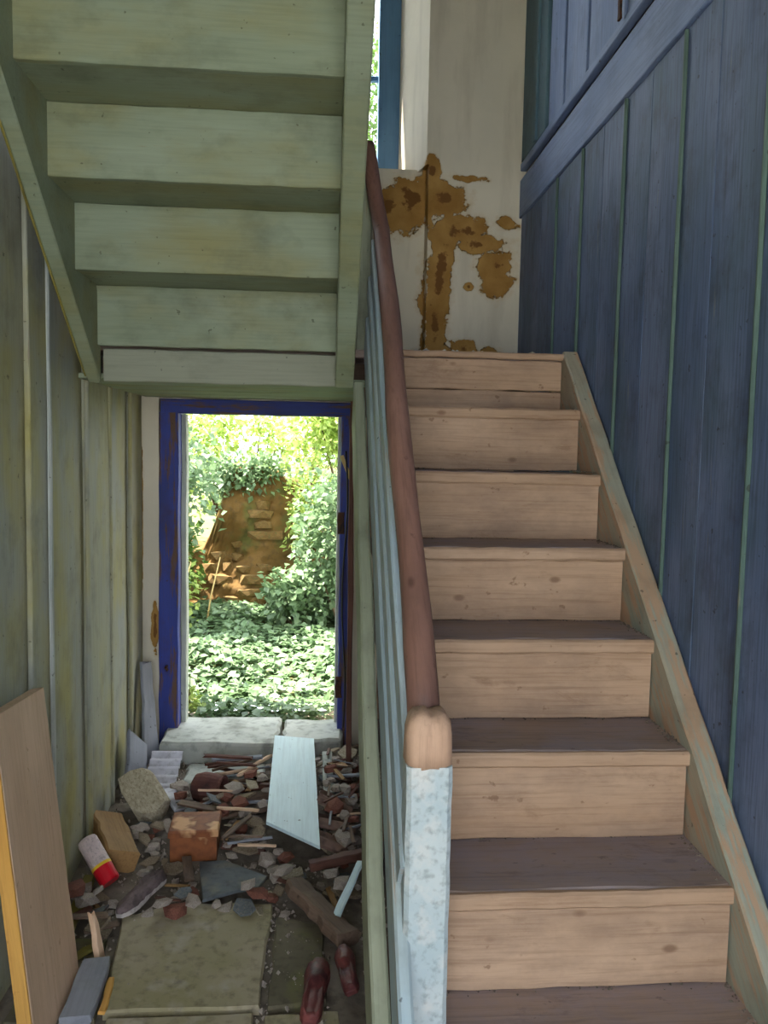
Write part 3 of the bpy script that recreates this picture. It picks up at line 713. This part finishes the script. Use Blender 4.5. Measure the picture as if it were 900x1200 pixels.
MARKS = [(-.434, 2.80, 'beside the rusty tin'), (-.43, 3.14, 'beside the clay pot'), (-.71, 2.65, 'beside the aerosol can'), (-.55, 2.50, 'beside the grey canvas shoe'),
         (-.28, 2.60, 'beside the large roofing slate'), (-.10, 2.72, 'at the slanted end of the pale blue panel'), (-.24, 3.10, 'along the pale blue panel by the laths'), (.07, 2.86, 'among the wavy roof tiles'),
         (.03, 2.40, 'beside the slanting brown beam'), (.05, 3.35, 'by the slim dark post'), (-.65, 3.05, 'beside the large limestone lump'), (.04, 2.12, 'beside the leather shoes'), (-.70, 2.35, 'beside the mossy batten')]
NOUN = {'mortar_lump': 'loose grey mortar lump', 'brick_shard': 'reddish brick shard', 'tan': 'tan flat tile shard', 'slate': 'small grey slate shard', 'stone': 'pale flat stone chip', 'wood': 'small broken wood splinter'}
placed = []
rng = random.Random(11)
def drop(kind, x, y):
    z = hump(x, y); E = __import__('mathutils').Euler
    if kind in kinds:
        s = rng.uniform(.014, .040) if kind == 'mortar_lump' else rng.uniform(.018, .042)
        sv = (s*rng.uniform(.9, 1.4), s*rng.uniform(.8, 1.1), s*rng.uniform(.6, .9))
        me = rng.choice(kinds[kind]); nm = kind; mm = Matrix.LocRotScale(Vector((x, y, z+sv[2]*.45)), E((rng.uniform(-.3, .3), rng.uniform(-.3, .3), rng.uniform(0, 6.28))), Vector(sv))
        key = kind
    elif kind == 'shard':
        me, i = rng.choice(shard); s = rng.uniform(.025, .065)
        nm = 'tile_shard'; mm = Matrix.LocRotScale(Vector((x, y, z+s*.22)), E((rng.uniform(-.35, .35), rng.uniform(-.35, .35), rng.uniform(0, 6.28))), Vector((s, s, s*.9)))
        key = ('tan', 'slate', 'tan', 'stone')[i % 4]
    else:
        me, i = rng.choice(spl); s = rng.uniform(.07, .17)
        nm = 'wood_splinter'; mm = Matrix.LocRotScale(Vector((x, y, z+.014)), E((rng.uniform(-.3, .3), rng.uniform(-.12, .12), rng.uniform(0, 6.28))), Vector((s, s*.7, s*.6)))
        key = 'wood'
    mm = settle(me, mm)
    if mm is None: return False
    o = link(bpy.data.objects.new(nm, me), mm)
    where = min(MARKS, key=lambda k: (k[0]-x)**2+(k[1]-y)**2)[2]
    tag(o, NOUN[key]+' '+where, LAB[key][1], NOUN[key]+'s '+where)
    return True
cnt = 0
tries = 0
while cnt < 215 and tries < 20000:
    tries += 1
    x = rng.uniform(-.77, .15); y = rng.uniform(2.42, 3.50)
    if rng.random() > .35+.65*min(1, (y-2.4)/.5): continue
    if any((x-a)**2+(y-b)**2 < r*r for a, b, r in taken): continue
    if -.58 < x < -.22 and y > 3.22: continue
    if x < -.58 and y > 3.1: continue
    if -.17 < x < .0 and 2.95 < y < 3.35: continue
    if any((x-a)**2+(y-b)**2 < .030**2 for a, b in placed): continue
    u = rng.random(); ok_ = drop('mortar_lump' if u < .38 else 'brick_shard' if u < .48 else 'shard' if u < .76 else 'wood', x, y)
    if ok_: placed.append((x, y)); cnt += 1
for _ in range(26):          # thinner scatter along the flags
    x, y = rng.choice(((rng.uniform(-.10, .11), rng.uniform(2.02, 2.45)), (rng.uniform(-.77, -.60), rng.uniform(2.3, 2.5))))
    drop(rng.choice(('mortar_lump', 'shard', 'wood')), x, y)
# a tangle of broken laths between the pot and the stair
sticks = []
for i, mt4 in enumerate((m_oldwood, m_pine, m_redwood, m_greywood)):
    o = plank('broken_stick', (-.5, 0, 0), (.5, 0, 0), (0, 0, 1), .09, .06, mt4, n=4, wob=.012, ch=.012, rag=.04); sticks.append((o.data, ('brown', 'pale', 'dark red-brown', 'ash grey')[i])); bpy.data.objects.remove(o)
made = 0
for _ in range(400):
    if made >= 46: break
    x = rng.uniform(-.40, .14); y = rng.uniform(2.68, 3.34); me, cn_ = rng.choice(sticks); L_ = rng.uniform(.10, .24)
    if -.17 < x < .02 and y > 2.80: x = rng.choice((rng.uniform(-.40, -.22), rng.uniform(.03, .12)))
    if x > .0: L_ *= .6
    a = rng.gauss(0.2, .45) if x < 0 else rng.uniform(0, 3.1)
    mm = settle(me, Matrix.LocRotScale(Vector((x, y, hump(x, y)+.012)), mathutils.Euler((rng.uniform(-.4, .4), rng.uniform(-.06, .06), a)), Vector((L_, L_, L_))))
    if mm is None: continue
    o = link(bpy.data.objects.new('broken_stick', me), mm); made += 1
    where = min(MARKS, key=lambda k: (k[0]-x)**2+(k[1]-y)**2)[2]
    tag(o, 'thin '+cn_+' stick lying '+where, 'stick', 'thin '+cn_+' sticks lying '+where)
# crumbs nobody could count
V = []; F = []
for _ in range(5200):
    y = rng.uniform(1.9, 3.6); x = rng.uniform(-.79, .30)
    if -.6 < x < -.15 and y < 2.5 and rng.random() < .95: continue
    if any(q[1] < x < q[2] and q[3] < y < q[4] and q[0].ray_cast(Vector((x, y, 1)), Vector((0, 0, -1)))[0] is not None for q in PILE): continue
    s = rng.uniform(.002, .008)*(1 if rng.random() < .85 else 1.8); z = hump(x, y)-.008+s*.5; b = len(V)
    if y < 2.5 and x < .1: z += .006
    for k in range(3):
        t = 2.1*k+rng.random(); V.append((x+math.cos(t)*s, y+math.sin(t)*s, z-s*.4))
    V.append((x+rng.uniform(-s, s)*.4, y+rng.uniform(-s, s)*.4, z+s*.8)); F += [(b, b+1, b+3), (b+1, b+2, b+3), (b+2, b, b+3), (b+2, b+1, b)]
tag(mesh_obj('crumbled_mortar', V, F, m_mortar, floor), 'fine crumbs of mortar and plaster over the dirt floor', kind='stuff')
# dirt caught on the steps
V = []; F = []
for i in range(0, 7):
    for _ in range(90):
        z = B+i*RZ+.001; s = rng.uniform(.0015, .004); b = len(V)
        if rng.random() < .6: x = XT-abs(rng.gauss(0, .012)); y = A+i*T+rng.uniform(.03, T)
        else: x = rng.uniform(.2, XT); y = A+(i+1)*T+.010-abs(rng.gauss(0, .008))
        for k in range(3):
            t = 2.1*k+rng.random(); V.append((x+math.cos(t)*s, y+math.sin(t)*s, z))
        V.append((x, y, z+s)); F += [(b, b+1, b+3), (b+1, b+2, b+3), (b+2, b, b+3)]
tag(mesh_obj('stair_dirt', V, F, m_dirt, s1), 'dry dirt gathered in the corners of the steps', kind='stuff')
V = []; F = []
for _ in range(60):
    x = rng.uniform(.3, .82); y = 2.80+rng.uniform(0, .06); s = rng.uniform(.004, .016); b = len(V); z = .335
    for k in range(3):
        t = 2.1*k+rng.random(); V.append((x+math.cos(t)*s*1.6, y+math.sin(t)*s, z))
    V.append((x, y, z+s*.8)); F += [(b, b+1, b+3), (b+1, b+2, b+3), (b+2, b, b+3)]
tag(mesh_obj('landing_dirt', V, F, m_plain, ld), 'flaked plaster crumbs along the landing edge', kind='stuff')

# ------------------------------------------------------------------ the garden
def gz(x, y): return -1.37 + .06*max(0, y-4.6) + .04*mnoise.noise(Vector((x*.8, y*.8, 5)))
n = 50; V = []; F = []
for j in range(n+1):
    for i in range(n+1):
        x = -12+24*i/n; y = YO+.02+16*j/n; V.append((x, y, gz(x, y)))
F = [(j*(n+1)+i, j*(n+1)+i+1, (j+1)*(n+1)+i+1, (j+1)*(n+1)+i) for j in range(n) for i in range(n)]
tag(mesh_obj('garden_ground', V, F, m_garden, smooth=True), 'overgrown garden soil behind the house', kind='structure')
mesh_obj('front_yard', [(-14, YF-.1, G-.03), (14, YF-.1, G-.03), (14, -16, G-.05), (-14, -16, G-.05)], [(0, 3, 2, 1)], m_sill)['kind'] = 'structure'
nr = np.random.default_rng(3)
def leaves(name, P, D, size, mat, parent=None, up=.6):
    """one leaf (folded diamond) per row of P pointing along D"""
    N = len(P); s = size*nr.uniform(.6, 1.25, (N, 1))
    D = D/np.linalg.norm(D, axis=1, keepdims=True)
    upv = np.tile(np.array([[0, 0, 1.]]), (N, 1))+nr.normal(0, up, (N, 3))
    S = np.cross(D, upv); S /= np.linalg.norm(S, axis=1, keepdims=True)+1e-9; Nn = np.cross(S, D)
    a = P; b = P+D*s*.45+S*s*.36+Nn*s*.06; c = P+D*s-Nn*s*.12; d = P+D*s*.45-S*s*.36+Nn*s*.06
    V = np.stack([a, b, c, d], 1).reshape(-1, 3)
    me = bpy.data.meshes.new(name); me.vertices.add(4*N); me.vertices.foreach_set('co', V.ravel())
    idx = np.arange(N)*4
    tri = np.stack([idx, idx+1, idx+2, idx, idx+2, idx+3], 1).ravel().astype(np.int32)
    me.loops.add(6*N); me.loops.foreach_set('vertex_index', tri); me.polygons.add(2*N)
    me.polygons.foreach_set('loop_start', np.arange(2*N, dtype=np.int32)*3)
    me.update(calc_edges=True); me.materials.append(mat)
    o = bpy.data.objects.new(name, me); link(o, None, parent); o['kind'] = 'stuff'
    return o
def shrub(label, base, cen, rad, nl, size, mat, stems=6, cat='shrub', name='shrub', clumps=26, group='shrubs in the garden'):
    t = thing(name, label, cat, base, group)
    cen = np.array(cen); rad = np.array(rad)
    cl = nr.normal(0, 1, (clumps, 3)); cl /= np.linalg.norm(cl, axis=1, keepdims=True); cl = cen+cl*rad*nr.uniform(.35, 1, (clumps, 1))
    k = nr.integers(0, clumps, nl); off = nr.normal(0, 1, (nl, 3))*rad.mean()*.26
    P = cl[k]+off; D = (P-cen)/rad*.6+nr.normal(0, .7, (nl, 3)); D[:, 2] -= .15
    keep = (P[:, 1] > YO+.06) & (P[:, 2] > -1.36) & (np.abs((P-cen)/rad) < 1.12).all(1)
    leaves('foliage', P[keep], D[keep], size, mat, t)
    for s in range(stems):
        e = cl[s % clumps]; b = Vector(base)+Vector((random.uniform(-.08, .08), random.uniform(-.08, .08), -.03)); e = Vector(e); e.y = max(e.y, YO+.12)
        mid = b.lerp(e, .55)+Vector((random.uniform(-.08, .08), random.uniform(0, .06), .06))
        tube('stem', [b, b.lerp(mid, .5), mid, mid.lerp(e, .55), e], [.014, .012, .010, .007, .004], m_trunk, t, seg=5)
    return t
# ruined bank
bank = thing('stone_bank', 'brown ruined earth and stone bank under the foliage', 'bank', (-.6, 6.4, -1.3))
def bank_top(x): return -1.3+.95*math.exp(-((x+.42)/.42)**4)+.55*math.exp(-((x+1.3)/.7)**2)+.45*math.exp(-((x-.6)/.6)**2)
V = []; F = []; nx_, nz_ = 150, 44
for i in range(nx_+1):
    x = -2.6+4.2*i/nx_; top = bank_top(x)+.10*mnoise.noise(Vector((x*4, 1, 2)))+.06*mnoise.noise(Vector((x*13, 1, 2)))
    for j in range(nz_+1):
        t = j/nz_; z = -1.45+(top+1.45)*min(1, t*1.35)
        y = 6.15+.22*t+ (max(0, t-.74)*1.6) + .10*mnoise.noise(Vector((x*3, z*3, 0)))+.05*mnoise.noise(Vector((x*9, z*16, 4)))+.025*mnoise.noise(Vector((x*25, z*40, 4)))
        V.append((x, y, z+ (.02*mnoise.noise(Vector((x*9, y*9, 1))))))
for i in range(nx_):
    for j in range(nz_):
        a = i*(nz_+1)+j; F.append((a, a+nz_+1, a+nz_+2, a+1))
mesh_obj('earth_core', V, F, m_earth, bank, smooth=True)
bs = [rock_mesh('bank_stone', 1, .2, 60+i) for i in range(6)]
for me in bs: me.materials.append(m_bankstone)
z = -1.36; rowi = 0
while z < -.30:
    x = -1.5+.05*(rowi % 2)
    while x < .5:
        wd = random.uniform(.05, .17); x += wd
        if z < min(bank_top(x-wd), bank_top(x+wd))-.08:
            y = 6.15+.22*((z+1.45)/(bank_top(x)+1.45)/1.35)+.10*mnoise.noise(Vector((x*3, z*3, 0)))+.012+.03*random.random()
            if random.random() < .25: x += wd*.9; continue
            o = bpy.data.objects.new('stone', random.choice(bs))
            link(o, Matrix.LocRotScale(Vector((x, y, z+random.uniform(-.012, .012))), __import__('mathutils').Euler((random.uniform(-.15, .15), random.uniform(-.15, .15), random.uniform(-.3, .3))), Vector((wd*1.1, .07, random.uniform(.045, .075)))), bank)
        x += wd*.9
    z += .082; rowi += 1
# nettle and ivy carpet
N = 15000
P = np.stack([nr.uniform(-2.2, 1.0, N), nr.uniform(4.34, 6.15, N), np.zeros(N)], 1)
hh = np.array([gz(x, y)+ .04+.13*max(0, mnoise.noise(Vector((x*2.2, y*2.2, 9)))+.5)*min(1, (y-4.3)*2.5) for x, y in P[:, :2]])
P[:, 2] = hh*1.0 - nr.uniform(0, .09, N)
k = 900                                            # and creeping up to the sill
Q = np.stack([nr.uniform(-.64, .06, k), nr.uniform(3.92, 4.36, k), nr.uniform(-1.39, -1.30, k)], 1)
DQ = nr.normal(0, 1, (k, 3)); DQ[:, 2] *= .25
o = leaves('sill_ivy', Q, DQ, .060, m_leafs[2], None, .35); tag(o, 'ivy creeping up to the stone threshold between the doorposts', 'ground cover')
D = nr.normal(0, 1, (N, 3)); D[:, 2] = nr.normal(-.1, .25, N)
o = leaves('ground_ivy', P, D, .066, m_leafs[2], None, .35); tag(o, 'low carpet of pale green nettles and ivy outside the door', 'ground cover')
# shrubs
SH = [
 ('pale leafy shrub spilling over the bank beside the doorpost near the green wall', (-1.35, 5.6, -1.3), (-1.22, 5.65, -.40), (.44, .35, .66), 4400, .062, m_leafs[2]),
 ('mid green bush between the pale leafy shrub and the bank', (-1.15, 6.0, -1.2), (-1.10, 6.02, -.78), (.24, .18, .30), 1500, .06, m_leafs[1]),
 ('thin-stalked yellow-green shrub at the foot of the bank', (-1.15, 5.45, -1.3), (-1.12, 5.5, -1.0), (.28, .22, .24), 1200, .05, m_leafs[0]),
 ('bright leafy bush standing before the bank near the stair-side doorpost', (.20, 5.7, -1.3), (.15, 5.75, -.70), (.30, .35, .62), 3200, .058, m_leafs[2]),
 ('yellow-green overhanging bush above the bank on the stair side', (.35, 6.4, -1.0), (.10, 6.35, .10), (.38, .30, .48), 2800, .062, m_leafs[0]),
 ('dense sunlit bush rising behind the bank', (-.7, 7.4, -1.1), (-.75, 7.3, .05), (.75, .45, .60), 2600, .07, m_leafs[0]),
 ('deep green bush rising behind the bank on the green wall side', (-2.5, 7.2, -1.1), (-2.45, 7.3, -.1), (.6, .45, .75), 3600, .07, m_leafs[1]),
 ('leafy creeper hanging over the crest of the bank', (-.75, 6.5, -.9), (-.66, 6.32, -.24), (.46, .14, .15), 1300, .055, m_leafs[2]),
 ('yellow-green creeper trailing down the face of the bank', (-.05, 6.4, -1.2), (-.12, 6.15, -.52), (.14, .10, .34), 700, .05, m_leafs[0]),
 ('low nettle clump swelling in front of the bank', (-.15, 5.75, -1.3), (-.12, 5.72, -1.08), (.26, .22, .20), 1500, .06, m_leafs[2]),
]
for lab, base, cen, rd, nl, sz, mt3 in SH: shrub(lab, base, cen, rd, nl, sz, mt3)
def tree(label, base, cen, rd, nl, mt3, th=.06):
    t = shrub(label, base, cen, rd, nl, .085, mt3, 8, 'tree', 'garden_tree', 40, 'trees behind the garden')
    b = Vector(base); tube('trunk', [b+Vector((0, 0, -.1)), b.lerp(Vector(cen), .5)+Vector((.06, 0, 0)), Vector(cen)], [th, th*.8, th*.4], m_trunk, t, seg=8)
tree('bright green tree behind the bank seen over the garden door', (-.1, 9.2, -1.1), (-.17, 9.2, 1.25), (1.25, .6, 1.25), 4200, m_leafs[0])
tree('mid green tree behind the bank on the green wall side', (-3.3, 9.0, -1.1), (-3.0, 8.9, 1.1), (1.1, .7, 1.2), 5200, m_leafs[1])
tree('tall green tree whose crown shows in the landing window', (1.0, 11.4, -1.0), (.85, 11.4, 4.9), (.9, .6, 1.3), 3400, m_leafs[1], .08)
# dry stalks and ivy at the post
for k, (x, y, dx) in enumerate(((-.98, 5.3, .12), (-.80, 5.55, .10), (-1.05, 5.4, .02))):
    tag(tube('dry_stalk', [(x, y, gz(x, y)-.02), (x+dx*.4, y+.02, -1.05), (x+dx, y+.05, -.78)], [.007, .006, .004], m_dry, seg=5), 'dry straw coloured stalk leaning before the bank', 'stalk', 'dry stalks before the bank')
iv = thing('ivy_sprig', 'green ivy sprig growing at the foot of the doorpost near the green wall', 'ivy', (-.62, 3.98, -1.31))
tube('stem', [(-.64, 3.97, -1.33), (-.645, 3.96, -1.24), (-.64, 3.96, -1.15)], [.004, .003, .002], m_trunk, iv, seg=5)
P = np.array([[-.625, 3.97, -1.29]])+nr.normal(0, 1, (90, 3))*np.array([[.022, .02, .045]]); P[:, 2] = np.maximum(P[:, 2], -1.31)
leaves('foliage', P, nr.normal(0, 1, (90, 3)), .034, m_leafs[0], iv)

# ------------------------------------------------------------------ stand the place on its floor
for o in bpy.context.scene.objects:
    if o.parent is None:
        o.location.z += EYE
